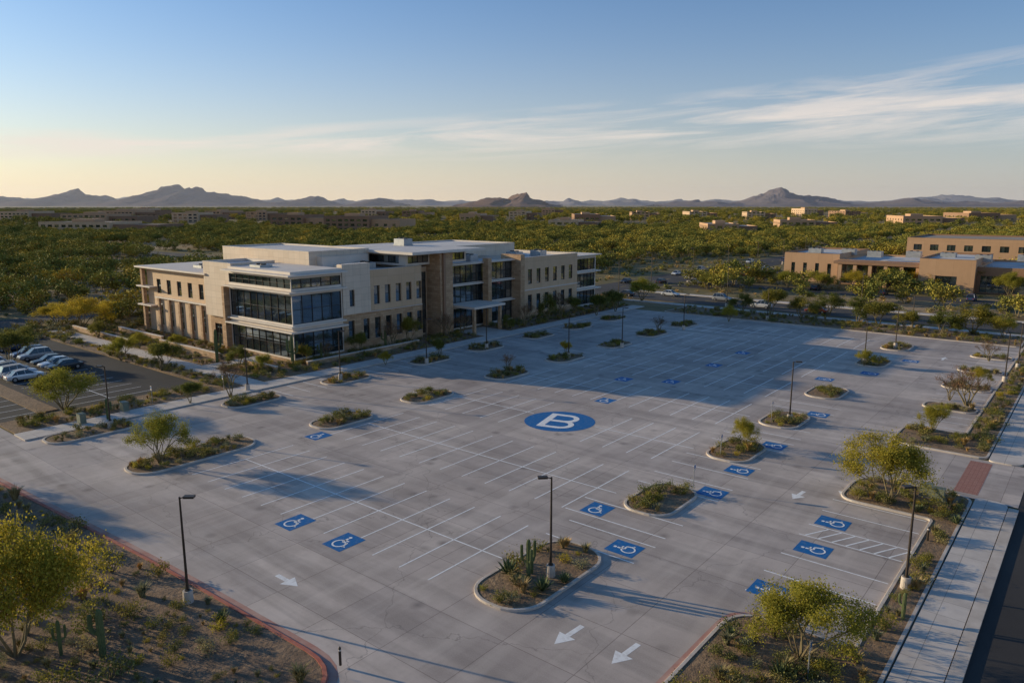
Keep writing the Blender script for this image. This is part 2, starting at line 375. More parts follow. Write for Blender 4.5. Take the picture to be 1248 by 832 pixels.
def accessible(s0,t0,ang,size=1.75,w=1.75):
    M=MB(); a=math.radians(ang); ca,sa=math.cos(a),math.sin(a)
    def T(x,y,z): return (x*ca-y*sa,x*sa+y*ca,z)
    h=size/2;g=w/2
    M.quad([T(-g,-h,.008),T(g,-h,.008),T(g,h,.008),T(-g,h,.008)],0)
    k=size/2.25
    def S(x0,y0,x1,y1,wd=.16):
        x0*=k;y0*=k;x1*=k;y1*=k;wd*=k
        d=Vector((x1-x0,y1-y0)).normalized();n=Vector((-d.y,d.x))*wd/2
        M.quad([T(x0-n.x,y0-n.y,.012),T(x1-n.x,y1-n.y,.012),T(x1+n.x,y1+n.y,.012),T(x0+n.x,y0+n.y,.012)],1)
    M.quad([T(k*(-.12+.13*math.cos(i*.6283)),k*(.68+.13*math.sin(i*.6283)),.012) for i in range(10)],1)
    S(-.12,.5,-.08,-.02,.18);S(-.16,.22,.28,.22,.12);S(-.08,-.02,.33,-.02,.15);S(.33,.03,.52,-.55,.15);S(.48,-.52,.68,-.46,.12)
    R0,R1=.42,.54
    for i in range(14):
        a0=math.radians(110+i*18.5);a1=math.radians(110+(i+1)*18.5)
        M.quad([T(k*(-.04+r*math.cos(q)),k*(-.32+r*math.sin(q)),.016) for r,q in ((R0,a0),(R1,a0),(R1,a1),(R0,a1))],1)
    return add('accessible_parking_symbol',M.mesh('acc',[BLUE,WHITE]),at(s0,t0,0))
for u,v in ((360,636),(419,660)):
    s,t=L(u,v); accessible(s,t,0,2.3,1.9)
for u,v,a in ((388,531,0),(728,620,0),(761,668,90),(868,600,90),(901,573,90),(943,543,90),(1015,637,90),(991,669,90),(937,719,90),(738,488,0),(818,465,0),(997,505,90),(870,445,0),(1060,455,90),(905,430,0),(760,462,0),(1005,462,90),(1110,440,90)):
    s,t=L(u,v); accessible(s,t,a,2.15,1.9)
e=empty('painted_letter_disc',at(BC[0],BC[1]),0)
M=MB(); M.quad([(3.8*math.cos(i*math.pi/36),3.7*math.sin(i*math.pi/36),.010) for i in range(72)],0)
add('disc',M.mesh('disc',[BLUE,WHITE]),parent=e)
M=MB()
def bar(x0,x1,y0,y1): M.quad([(x0,y0,.016),(x1,y0,.016),(x1,y1,.016),(x0,y1,.016)])
bar(-1.6,-.9,-2.35,2.35); bar(-.899,.35,1.79,2.35); bar(-.899,.5,-.28,.28); bar(-.899,.5,-2.35,-1.79)
for cx,cy,zz in ((.35,1.035,.020),(.5,-1.035,.024)):
    for i in range(16):
        a0=math.radians(-90+180*i/16);a1=math.radians(-90+180*(i+1)/16)
        M.quad([(cx+r*math.cos(q),cy+r*math.sin(q),zz) for r,q in ((.755,a0),(1.315,a0),(1.315,a1),(.755,a1))])
o=add('letter_b',M.mesh('letter_b',[WHITE]),parent=e); o.rotation_euler=(0,0,math.radians(-24)); o.scale=(1.08,1.08,1)
# ---------------------------------------------------------------- building helpers
class Bld:
    def __init__(s,name,loc=(0,0,0),rotz=ROT,roof=None):
        s.e=empty(name,loc,rotz); s.W=MB(); s.G=MB(); s.Fm=MB(); s.R=MB(); s.mats=[BEIGE,STONE,WPANEL,TAN,BRN,SLAB,ALUM]; s.rm=roof or ROOF
    def ob(s,M,p0,d,n,a0,a1,o0,o1,z0,z1,mi):
        A=[p0[0]+d[0]*a0+n[0]*o0,p0[0]+d[0]*a1+n[0]*o1];Bq=[p0[1]+d[1]*a0+n[1]*o0,p0[1]+d[1]*a1+n[1]*o1]
        M.box(min(A),max(A),min(Bq),max(Bq),z0,z1,mi)
    def facade(s,p0,p1,z0,z1,ops=(),mi=0,rec=.22,fw=.07):
        d=Vector((p1[0]-p0[0],p1[1]-p0[1]));Ln=d.length;d.normalize();n=(d.y,-d.x)
        def P(a,z,o=0): return (p0[0]+d.x*a+n[0]*o,p0[1]+d.y*a+n[1]*o,z)
        A=sorted({0,Ln}|{o[0] for o in ops}|{o[1] for o in ops});Zs=sorted({z0,z1}|{o[2] for o in ops}|{o[3] for o in ops})
        for i in range(len(A)-1):
            for j in range(len(Zs)-1):
                ca,cz=(A[i]+A[i+1])/2,(Zs[j]+Zs[j+1])/2
                if any(o[0]<ca<o[1] and o[2]<cz<o[3] for o in ops): continue
                s.W.quad([P(A[i],Zs[j]),P(A[i+1],Zs[j]),P(A[i+1],Zs[j+1]),P(A[i],Zs[j+1])],mi)
        for o in ops:
            a0,a1,b0,b1=o[:4];nx=o[4] if len(o)>4 else 1;nz=o[5] if len(o)>5 else 1
            s.W.quad([P(a0,b0),P(a1,b0),P(a1,b0,-rec),P(a0,b0,-rec)],5);s.W.quad([P(a0,b1,-rec),P(a1,b1,-rec),P(a1,b1),P(a0,b1)],mi)
            s.W.quad([P(a0,b0,-rec),P(a0,b1,-rec),P(a0,b1),P(a0,b0)],mi);s.W.quad([P(a1,b0),P(a1,b1),P(a1,b1,-rec),P(a1,b0,-rec)],mi)
            for i in range(nx):
                for j in range(nz):
                    x0=a0+(a1-a0)*i/nx;x1=a0+(a1-a0)*(i+1)/nx;y0=b0+(b1-b0)*j/nz;y1=b0+(b1-b0)*(j+1)/nz
                    s.G.quad([P(x0,y0,-rec),P(x1,y0,-rec),P(x1,y1,-rec),P(x0,y1,-rec)],0)
            for i in range(nx+1):
                x=a0+(a1-a0)*i/nx; x=min(max(x,a0+fw/2),a1-fw/2)
                s.ob(s.Fm,p0,d,n,x-fw/2,x+fw/2,-rec+.004,-rec+.09,b0,b1,0)
            for j in range(nz+1):
                y=b0+(b1-b0)*j/nz; y=min(max(y,b0+fw/2),b1-fw/2)
                s.ob(s.Fm,p0,d,n,a0,a1,-rec+.004,-rec+.075,y-fw/2+.001,y+fw/2-.001,0)
    def block(s,s0,s1,t0,t1,z0,z1,mi=0,S=(),E=(),N=(),W=(),par=.5,cop=5):
        s.facade((s0,t0),(s1,t0),z0,z1,S,mi);s.facade((s1,t0),(s1,t1),z0,z1,E,mi)
        s.facade((s1,t1),(s0,t1),z0,z1,N,mi);s.facade((s0,t1),(s0,t0),z0,z1,W,mi)
        k=.28
        s.R.quad([(s0+k,t0+k,z1-par),(s1-k,t0+k,z1-par),(s1-k,t1-k,z1-par),(s0+k,t1-k,z1-par)],0)
        s.W.quad([(s0+k,t0+k,z1-par),(s0+k,t0+k,z1),(s1-k,t0+k,z1),(s1-k,t0+k,z1-par)],cop);s.W.quad([(s1-k,t0+k,z1-par),(s1-k,t0+k,z1),(s1-k,t1-k,z1),(s1-k,t1-k,z1-par)],cop)
        s.W.quad([(s1-k,t1-k,z1-par),(s1-k,t1-k,z1),(s0+k,t1-k,z1),(s0+k,t1-k,z1-par)],cop);s.W.quad([(s0+k,t1-k,z1-par),(s0+k,t1-k,z1),(s0+k,t0+k,z1),(s0+k,t0+k,z1-par)],cop)
        q=.04
        s.W.box(s0-q,s1+q,t0-q,t0+k+q,z1+.001,z1+.07,cop);s.W.box(s0-q,s1+q,t1-k-q,t1+q,z1+.001,z1+.07,cop)
        s.W.box(s0-q,s0+k+q,t0+k+q,t1-k-q,z1+.001,z1+.07,cop);s.W.box(s1-k-q,s1+q,t0+k+q,t1-k-q,z1+.001,z1+.07,cop)
    def hvac(s,x,y,z,w=2.4,l=3,h=1.3):
        M=s.R; M.box(x,x+l,y,y+w,z,z+.2,1);M.box(x+.1,x+l-.1,y+.1,y+w-.1,z+.2,z+h,1)
        M.tube((x+l*.3,y+w/2,z+h),(x+l*.3,y+w/2,z+h+.2),.45,.45,12,2,True);M.tube((x+l*.7,y+w/2,z+h),(x+l*.7,y+w/2,z+h+.2),.45,.45,12,2,True)
    def fin(s):
        add('walls',s.W.mesh('walls',s.mats),parent=s.e);add('glazing',s.G.mesh('glazing',[GLASS]),parent=s.e)
        add('window_frames',s.Fm.mesh('frames',[FRAME,ALUM]),parent=s.e);add('roof',s.R.mesh('roof',[s.rm,HVACM,FRAME]),parent=s.e)
def wins(a0,a1,n,w,zs,h,nx=1,nz=2):
    out=[]
    for z in zs:
        for i in range(n):
            c=a0+(a1-a0)*(i+.5)/n; out.append((c-w/2,c+w/2,z,z+h,nx,nz))
    return out
# ---------------------------------------------------------------- main office building
b=Bld('office_building')
b.block(-138,-116.02,63.4,88,0.0,11.4,0,S=wins(2.5,21,5,1.5,(7.0,),2.6)+wins(2.5,21,5,1.7,(1.2,),4.0,1,3),W=wins(1,24,6,2,(1.2,6.8),2.8,2,1),N=wins(1,21,5,2,(1.2,6.8),2.6))
b.W.box(-140.2,-115.2,62.2,70,11.47,11.75,5);b.W.box(-140.2,-134,70,88,11.47,11.75,5)
b.W.box(-138.9,-138.2,62.6,63.2,0,11.46,1)
for k in range(5): b.W.box(-133.9+k*3.7,-133.3+k*3.7,63.0,63.38,0,6.2,1)
b.W.box(-134.5,-116.1,62.9,63.39,6.2,6.45,5)
for z in (4.6,8.0): b.W.box(-139.8,-134.6,62.1,63.36,z,z+.22,5)
b.block(-115.98,-107.6,62.5,70.5,4.9,13.7,2,par=.4)
b.block(-115.6,-107.9,63.0,70.4,0,4.88,1,S=[(1.2,3.4,0.1,3.6,2,2),(4.6,6.6,.1,3.6,2,2)],par=.01)
def glasscorner(s0,s1,t0,t1,floors,z1,nxS,nxE):
    b.block(s0,s1,t0,t1,.5,z1,5,S=[(.12,s1-s0-.12,a,c,nxS,2) for a,c in floors],E=[(.12,t1-t0-.12,a,c,nxE,2) for a,c in floors],par=.3)
b.W.box(-107.5,-90.9,61.9,71,0,.5,1)
glasscorner(-107.56,-91,62,71,[(.7,4.3),(5.7,9.9),(10.9,12.3)],12.7,9,5)
for z,o in ((4.55,.9),(5.25,.5),(10.3,.9),(12.75,1.2)):
    b.W.box(-107.8,-91+o,62-o,71.4,z,z+.22,5)
b.W.box(-107.5,-91+.05,61.94,71.1,12.98,13.35,5)
b.W.box(-108.5,-107.85,61.2,62.45,0,10.2,1)
b.block(-116,-92.6,70.6,88.3,0,12.5,0,E=[],N=[],W=[],par=.5)
def fw(t0,t1,sF,z0,z1,mi,ops,thick=.5):
    b.facade((sF,t0),(sF,t1),z0,z1,ops,mi,rec=.35)
    b.W.quad([(sF,t0,z1),(sF,t1,z1),(sF-thick,t1,z1),(sF-thick,t0,z1)],5)
    b.W.quad([(sF-thick,t0,z0),(sF,t0,z0),(sF,t0,z1),(sF-thick,t0,z1)],mi);b.W.quad([(sF,t1,z0),(sF-thick,t1,z0),(sF-thick,t1,z1),(sF,t1,z1)],mi)
    b.W.quad([(sF-thick,t0,z0),(sF-thick,t0,z1),(sF-thick,t1,z1),(sF-thick,t1,z0)],mi)
W5=[(75.6-71.4+i*2.35,75.6-71.4+i*2.35+1.25) for i in range(6)]
fw(71.41,88.6,-91.7,0,6.0,1,[(a,c,1.5,4.9,1,3) for a,c in W5]+[(1.2,2.4,2.0,4.9,1,2)],.88)
fw(71.41,76.9,-91.3,6.02,13.8,2,[(1.3,2.3,7.2,9.8,1,2)] ,1.2)
fw(76.92,88.6,-91.75,6.02,12.6,0,[(a-5.51,c-5.51,7.0,10.0,1,2) for a,c in W5[1:]],.85)
b.W.box(-91.72,-91.5,71.45,88.5,5.9,6.0,5)
b.block(-112,-94,88.35,92,0,12.0,0,E=[(.15,3.5,.3,11.2,3,8)],par=.3)
b.W.box(-97,-90.6,92.02,95.2,0,14.55,1)
b.W.box(-90.58,-90.2,92.5,93.0,0,14.55,4)
b.block(-113,-93.2,86.5,101.5,12.52,14.5,5,E=[(.4,5.3,12.9,14.2,4,1),(8.9,14.6,12.9,14.2,5,1)],S=[(1,18,12.9,14.2,12,1)],par=.1)
b.W.box(-116,-89.6,84.6,103,14.62,15.0,5);b.R.box(-115.7,-90,84.9,102.7,15.002,15.05,0)
b.block(-125,-93,95.22,116.2,0,12.2,5,E=[(.3,20.8,.3,3.9,14,2),(.3,20.8,4.5,8.0,14,2),(.3,20.8,8.5,11.8,14,2)],par=.4)
for z in (4.1,8.15,11.95): b.W.box(-92.98,-92.3,95.24,116.1,z,z+.2,5)
b.W.box(-92.9,-86.2,96.0,104.5,4.6,5.0,5)
for t in (96.7,103.8): b.W.box(-87.2,-86.7,t-.25,t+.25,.1,4.6,1)
b.W.box(-92.6,-91.2,105.5,106.5,0,12.8,1)
ops=wins(1.2,18.6,6,1.35,(1.3,),3.4,1,3)+wins(1.2,18.6,6,1.35,(6.9,),3.0,1,2)
b.block(-130,-91.6,116.3,136,0,12.3,0,E=ops,N=[],S=[],W=wins(1,18,5,2,(1.2,6.8),2.8,2,1))
b.W.box(-91.58,-91.3,116.32,135.9,0,.9,1);b.W.box(-91.58,-91.42,116.32,135.9,5.6,5.85,5)
b.W.box(-96,-90.9,115.0,116.28,0,13.0,1)
b.block(-124,-92.6,136.05,145,0,11.4,5,E=[(.2,8.7,a,c,6,2) for a,c in ((.4,3.5),(4.4,7.4),(8.2,10.8))],N=wins(1,30,8,2.4,(1,5),2.6,2,1),par=.3)
for z in (3.8,7.7,11.45): b.W.box(-100,-91.6,136.1,146,z,z+.22,5)
b.block(-134,-116.1,88.1,116,0,11.8,0,W=wins(1,27,7,2,(1.2,6.8),2.8,2,1))
b.block(-116,-112.1,88.4,95.2,0,11.9,0)
b.block(-127,-101,72.5,85,11.2,15.3,2,par=.2)
b.block(-111.5,-99.5,74,83.5,11.9,14.4,5,par=.2)
b.block(-122,-103,105,128,11.7,14.5,2,par=.2)
for x,y,z in ((-97,74,12.0),(-104,63.5,12.4),(-99,80,12.0),(-131,72,10.9),(-128,67,10.9),(-108,97,15.06),(-99,120,11.8),(-98,127,11.8),(-100,107,11.8),(-112,130,11.8)): b.hvac(x,y,z)
b.fin()
def gwall(name,s0,s1,t0,t1,h):
    M=MB();M.box(s0,s1,t0,t1,0,h,0);M.box(s0-.04,s1+.04,t0-.04,t1+.04,h+.001,h+.09,1);add(name,M.mesh(name,[STONE,SLAB]))
gwall('garden_wall',-138,-122,57.5,57.9,1.1);gwall('garden_wall',-120,-102,56.2,56.6,1.0);gwall('garden_wall',-96,-88,56.8,57.2,.8)
gwall('garden_wall',-88.2,-87.8,62,84,.7);gwall('garden_wall',-148,-124,53.6,53.9,.8)
# ---------------------------------------------------------------- right building: long low tan block with dark glazed entrance
b=Bld('retail_building')
b.block(-78,-62,229,262,0,8.4,3,S=wins(1,15,4,1.1,(1.5,),4.0,1,3),W=wins(1,30,6,1.3,(1.5,),4.0,1,3),cop=4)
b.block(-61.98,-40,227.5,258,0,7.0,4,S=[(.6,21.2,.3,5.6,14,3)],cop=3)
for i in range(6): b.W.box(-61.0+i*4,-60.1+i*4,224.6,225.5,0,6.0,3)
b.W.box(-62.3,-39.6,224.2,227.3,6.0,6.8,4)
b.block(-39.98,-27,223,256,0,8.6,3,S=[(4,9,.3,4.2,3,2)],cop=4)
b.block(-26.98,-8,225.5,258,0,6.8,4,S=[(1,17.8,.3,4.6,12,2)],cop=3)
b.block(-7.98,18,222,262,0,8.2,3,S=wins(1,25,5,1.5,(1.3,),4.2,1,3),cop=4)
b.block(18.02,70,225,262,0,7.2,4,S=wins(1,50,9,2.4,(1.3,),3.2,2,2),cop=3)
for i in range(11):
    b.hvac(-74+i*9,238+4*math.sin(i*2.3),7.6,3,4,1.7)
b.fin()
b=Bld('warehouse_building',roof=TROOF)
b.block(-62,-20,318,360,0,10.2,3,S=wins(1,40,7,2.8,(5.6,),2.2,2,1),W=wins(1,40,8,2,(5.6,),2.2),cop=4)
b.block(-19.9,70,322,365,0,9,4,S=wins(1,88,12,3,(4.8,),2.2,2,1),cop=3)
b.fin()
FARB=[]
def farb(name,u,v,wpx,h,dep,mi,fl):
    x,y=G(u,v); w=wpx*y/900
    if mi==2: mi=random.choice((3,4,0))
    FARB.append((x+w/2,y+dep/2,w*.5+8,dep/2+8))
    b=Bld(name,(x,y,0),math.radians(U(-14,6)),TROOF if R()<.7 else ROOF)
    z=[1.5+i*3.6 for i in range(fl)]
    n=max(3,int(w/9))
    b.block(0,w*.62,0,dep,0,h,mi,S=wins(1,w*.62-1,n,w*.62/n*.6,z,1.9,1,1),W=wins(1,dep-1,6,2.5,z,1.9),cop=mi)
    b.block(w*.62+.02,w,dep*.1,dep,0,h*.8,4 if mi!=4 else 3,S=wins(1,w*.38-1,max(2,n//2),w*.3/n,z[:max(1,fl-1)],1.9,1,1),cop=3)
    b.W.box(w*.2,w*.4,dep*.3,dep*.6,h-.5,h+2.0,3)
    b.fin()
for a in ((48,285,150,9,40,0,2),(75,275,90,12,50,3,3),(0,270,60,13,50,0,3),(330,280,70,13,40,4,3),(395,283,95,13,40,4,3),(668,281,58,9,40,0,2),(862,287,60,8.5,40,3,2),(950,281,66,9,40,3,2),(700,273,50,11,60,4,2),(120,268,70,13,60,3,3),(210,272,50,12,60,0,3),(300,269,40,12,60,3,3),(1100,275,70,10,60,3,2),(560,272,40,11,50,3,2),(620,268,34,12,50,0,3),(1180,270,60,11,60,4,2),(840,267,34,11,60,0,3),(250,267,34,12,60,3,3),(490,267,34,12,60,4,3),(440,266,30,13,50,0,3),(770,268,34,11,50,3,3),(1030,266,30,11,60,4,3),(910,268,34,11,50,0,3),(660,264,26,14,50,3,3),(160,264,34,14,50,0,3),(980,264,26,14,50,0,3)):
    farb('distant_building',*a)
# ---------------------------------------------------------------- vegetation meshes
def leafquad(mb,c,size,mi):
    a=Vector((U(-1,1),U(-1,1),U(-1,1))).normalized(); b=a.orthogonal().normalized()
    b=(Matrix.Rotation(U(0,6.28),3,a)@b); c2=a.cross(b)
    w=size*U(.6,1.2)*.5;h=size*U(.5,1.0)*.5
    base=len(mb.v); C=Vector(c)
    mb.v+= [tuple(C-b*w),tuple(C-c2*h*.7),tuple(C+b*w),tuple(C+c2*h*.7)]
    mb.f.append((base,base+1,base+2,base+3)); mb.m.append(mi); mb.uv+=[(0,0),(1,0),(1,1),(0,1)]
def tree_mesh(name,seed,h,hw,trunks,tipleaves,lsize,leafmat,levels=3,trad=.11,tip_r=.42,kids=3,tn=6,low=1):
    random.seed(seed); mb=MB(); segs=[];tips=[]
    def br(p,d,ln,r,lv):
        q=p
        for k in range(2):
            d=(d+Vector((U(-.22,.22),U(-.22,.22),U(-.05,.18)))).normalized(); q2=q+d*ln/2
            segs.append((q,q2,r*(1-.2*k),r*(1-.2*(k+1)))); q=q2
        if lv==0: tips.append(q); return
        if lv<=low: tips.append(q-d*ln*.3)
        for i in range(kids if R()<.75 else kids-1):
            a=d.orthogonal().normalized(); a=Matrix.Rotation(U(0,6.28),3,d)@a
            nd=(d+a*U(.45,.95)+Vector((0,0,.1))).normalized(); br(q,nd,ln*U(.6,.85),r*.58,lv-1)
    for i in range(trunks):
        a=6.28*i/trunks+U(-.3,.3); sp=(U(.35,.75) if i%2 or trunks<5 else U(.15,.9)) if trunks>1 else .15
        br(Vector((math.cos(a)*.08,math.sin(a)*.08,-.05)),Vector((math.cos(a)*sp,math.sin(a)*sp,1)).normalized(),h*U(.26,.36),trad*U(.7,1.1),levels)
    mz=max(t.z for t in tips); mr=sorted(math.hypot(t.x,t.y) for t in tips)[int(len(tips)*.93)]
    kz=(h-.3*tip_r)/mz; kr=(hw-.3*tip_r)/mr
    def S(p): return Vector((p.x*kr,p.y*kr,p.z*kz))
    for a,c,r0,r1 in segs: mb.tube(S(a),S(c),r0,r1,tn if r0>.03 else 3,0)
    for t in tips:
        c=S(t); n=int(tipleaves*U(.35,1.6))
        rr=tip_r*U(.7,1.3)
        for k in range(n):
            o=Vector((random.gauss(0,.5),random.gauss(0,.5),random.gauss(0,.36)))*rr
            leafquad(mb,c+o,lsize,1)
    return mb.mesh(name,[BARK,leafmat])
PV=[tree_mesh('palo_verde_mesh',11+i,4.6,3.3,6,130,.13,LEAFY,tip_r=.62,trad=.085) for i in range(3)]
PB=tree_mesh('dense_palo_verde_mesh',17,4.6,3.3,7,120,.14,LEAFY,tip_r=.7,trad=.09,low=2)
MQ=[tree_mesh('mesquite_mesh',31+i,4.6,2.6,4,80,.19,LEAFG,tip_r=.65) for i in range(2)]
RT=tree_mesh('bare_tree_mesh',51,4.4,2.4,4,26,.10,LEAFR,tip_r=.4)
ML=[tree_mesh('mass_tree_mesh_g%d'%i,61+i,4.6,3.3,3,13,.55,LEAFMG,levels=2,tip_r=1.0,kids=4,tn=3) for i in range(2)]
ML+=[tree_mesh('mass_tree_mesh_y%d'%i,71+i,4.4,3.1,3,12,.52,LEAFMY,levels=2,tip_r=.95,kids=4,tn=3) for i in range(1)]
def shrub_mesh(name,seed,r,h,n,ls,mat):
    random.seed(seed); mb=MB()
    cl=[(Vector((U(-.6,.6)*r,U(-.6,.6)*r,U(.25,.75)*h)),U(.3,.5)*r) for _ in range(9)]
    for c,rr in cl:
        mb.tube((0,0,-.05),c,.02,.008,3,0)
        for k in range(n//9):
            o=Vector((random.gauss(0,.6),random.gauss(0,.6),random.gauss(0,.5)))*rr
            p=c+o; p.z=max(.02,p.z); leafquad(mb,p,ls,1)
    return mb.mesh(name,[BARK,mat])
def grass_mesh(name,seed,r,h,n,mat):
    random.seed(seed); mb=MB()
    for k in range(n):
        a=U(0,6.28);d=U(.2,1)*r; b=Vector((U(-.08,.08),U(-.08,.08),0));t=Vector((math.cos(a)*d,math.sin(a)*d,h*U(.5,1)));s=Vector((-math.sin(a),math.cos(a),0))*.018
        m=(b+t)*.5+Vector((0,0,h*.18)); i=len(mb.v)
        mb.v+=[tuple(b-s),tuple(b+s),tuple(m+s),tuple(m-s),tuple(t)]; mb.f+=[(i,i+1,i+2,i+3),(i+3,i+2,i+4)]; mb.m+=[1,1]; mb.uv+=[(0,0)]*7
    return mb.mesh(name,[BARK,mat])
def agave_mesh(seed):
    random.seed(seed); mb=MB()
    for k in range(34):
        a=k*2.4; el=math.radians(20+55*(k/34)); ln=U(.55,.75); w=.065
        d=Vector((math.cos(a)*math.cos(el),math.sin(a)*math.cos(el),math.sin(el))); s=Vector((-math.sin(a),math.cos(a),0))*w
        p0=Vector((0,0,.05)); p1=p0+d*ln*.5; p2=p0+d*ln+Vector((0,0,.05)); i=len(mb.v); dn=Vector((0,0,-.03))
        mb.v+=[tuple(p0-s*.6),tuple(p0+dn),tuple(p0+s*.6),tuple(p1-s),tuple(p1+dn),tuple(p1+s),tuple(p2)]
        mb.f+=[(i,i+1,i+4,i+3),(i+1,i+2,i+5,i+4),(i+3,i+4,i+6),(i+4,i+5,i+6)]; mb.m+=[0]*4; mb.uv+=[(0,0)]*14
    return mb.mesh('agave_mesh',[CACT])
AG=agave_mesh(3)
SH=[shrub_mesh('shrub_a',1,.6,.75,430,.11,SHR1),shrub_mesh('shrub_b',2,.75,.7,480,.12,SHR1),shrub_mesh('shrub_c',3,.5,.5,380,.09,SHR2),shrub_mesh('shrub_d',4,.6,.8,330,.10,LEAFG),grass_mesh('grass_a',5,.55,.75,170,DRY),grass_mesh('grass_b',6,.45,.6,150,SHR2),shrub_mesh('shrub_e',7,.5,.55,380,.09,LEAFY)]
SHF=[shrub_mesh('scrub_a',11,.7,.75,110,.24,SHR1),shrub_mesh('scrub_b',12,.6,.6,100,.22,SHR2),shrub_mesh('scrub_c',13,.6,.7,100,.22,LEAFMG),shrub_mesh('scrub_d',14,.55,.5,90,.2,DRY)]
def saguaro_mesh(seed,h,arms):
    random.seed(seed); mb=MB(); n=24
    def col(path,r):
        rings=[]
        for k,p in enumerate(path):
            f=k/(len(path)-1); rr=r*(.85+.15*math.sin(f*3.1)) if f<.93 else r*.55
            if k==len(path)-1: rr=r*.12
            d=(path[min(k+1,len(path)-1)]-path[max(k-1,0)]).normalized(); a=d.cross(Vector((0,1,.01))).normalized() if abs(d.y)<.9 else Vector((1,0,0)); b2=d.cross(a)
            i0=len(mb.v)
            for i in range(n):
                t=6.2832*i/n; q=rr*(1 if i%2 else .82); mb.v.append(tuple(p+a*math.cos(t)*q+b2*math.sin(t)*q))
            rings.append(i0)
        for k in range(len(rings)-1):
            for i in range(n):
                j=(i+1)%n; mb.f.append((rings[k]+i,rings[k]+j,rings[k+1]+j,rings[k+1]+i)); mb.m.append(0); mb.uv+=[(0,0)]*4
    col([Vector((0,0,-.1+z*(h+.1)/14)) for z in range(15)]+[Vector((0,0,h+.06))],.2)
    for k in range(arms):
        a=2.1*k+U(-.3,.3); z=h*U(.35,.5); d=Vector((math.cos(a),math.sin(a),0)); up=h*U(.25,.4)
        P=[Vector((0,0,z))+d*.1,Vector((0,0,z+.02))+d*.35,Vector((0,0,z+.1))+d*.52,Vector((0,0,z+.3))+d*.6]+[Vector((0,0,z+.3+up*q/5))+d*.61 for q in range(1,6)]
        P.append(P[-1]+Vector((0,0,.06))); col(P,.13)
    return mb.mesh('saguaro_mesh',[CACT])
SG=[saguaro_mesh(1,3.4,3),saguaro_mesh(2,2.8,1),saguaro_mesh(3,4,2)]
random.seed(99)
def pxscale(s,t,px): return px*depth(s,t)/F
def tree(kind,u,v,hpx,wpx,z=.1):
    s,t=L(u,v); hm=pxscale(s,t,hpx); wm=pxscale(s,t,wpx)
    name,me,h0,w0={'pv':('palo_verde_tree',random.choice(PV),4.6,6.6),'pb':('palo_verde_tree',PB,4.6,6.6),'mq':('mesquite_tree',random.choice(MQ),4.6,5.2),'rt':('leafless_tree',RT,4.4,4.8)}[kind]
    return add(name,me,at(s,t,z),U(0,6.28),(wm/w0,wm/w0,hm/h0))
for a in (('pv',195,566,64,66),('pv',1084,612,80,112),('pv',975,803,100,150),('pb',20,800,165,160),('pv',78,500,50,92),('pv',1137,527,34,36),('rt',1178,495,48,58),('pv',908,545,36,34),
 ('rt',281,484,50,34),('mq',12,445,42,46),('pv',782,367,28,44),('rt',802,406,22,22),('mq',197,452,36,40),('pv',148,440,30,38),('pv',100,402,40,60),('mq',232,492,26,26),
 ('mq',440,432,26,26),('rt',478,425,36,30),('mq',497,420,34,26),('rt',545,412,32,28),('mq',536,436,22,18),('rt',563,410,30,24),('pv',470,445,16,18),('rt',640,398,30,26),('mq',668,392,34,22),('rt',683,389,36,26),('mq',700,384,22,22),('mq',727,385,26,26),('mq',750,380,26,28),('mq',618,402,18,18),
 ('rt',1157,488,28,30),('mq',1186,408,36,52),('pv',1230,362,30,34),('mq',1070,398,30,40),('mq',1045,394,32,34),('mq',975,388,26,34),('mq',1010,385,28,36),('pv',1120,352,24,56),('pv',1040,352,22,40),('mq',905,380,22,30),('pv',888,392,20,24),('mq',940,386,34,30),('mq',1110,404,24,30),('mq',1148,408,28,36),('pv',1222,412,26,34),('rt',1205,440,26,26),('pv',1192,470,22,26),
 ('mq',30,425,26,34),('pv',320,452,20,22),('mq',292,447,26,26),('mq',372,444,24,22),('rt',398,441,28,20),('pv',170,425,20,26),('mq',120,412,20,24),('pv',215,425,18,22),('rt',620,452,22,20),('pv',690,432,16,16),('pv',1053,446,20,22),('mq',1090,352,24,34),('mq',1165,352,24,30),('mq',1200,356,30,34),('pv',1240,352,24,36),('pv',1000,352,20,34),('pv',70,395,26,50),('pv',130,392,26,44),('pv',960,350,20,34),('mq',862,352,18,28)):
    tree(*a)
for k,u,v,hp,ww in (('pv',-150,590,90,110),('mq',-260,560,80,100)): tree(k,u,v,hp,ww)
def cactus(u,v,hpx,me,h0):
    s,t=L(u,v); k=pxscale(s,t,hpx)/h0; add('saguaro_cactus',me,at(s,t,.1),U(0,6),(k,k,k))
cactus(644,706,50,SG[0],3.4);cactus(648,700,30,SG[1],2.8);cactus(126,802,62,SG[1],2.8);cactus(265,442,40,SG[2],4);cactus(357,446,36,SG[0],3.4);cactus(392,440,22,SG[1],2.8);cactus(132,512,26,SG[1],2.8);cactus(75,800,46,SG[2],4);cactus(47,366,30,SG[2],4);cactus(1100,756,34,SG[1],2.8);cactus(470,425,22,SG[1],2.8)
for u,v,k in ((620,702,1.5),(661,722,1.3),(632,716,1.0),(688,712,1),(1165,640,1),(890,780,1),(950,828,1.2),(270,760,1),(1120,625,.9)):
    s,t=L(u,v); add('agave_plant',AG,at(s,t,.1),U(0,6),(k,k,k))
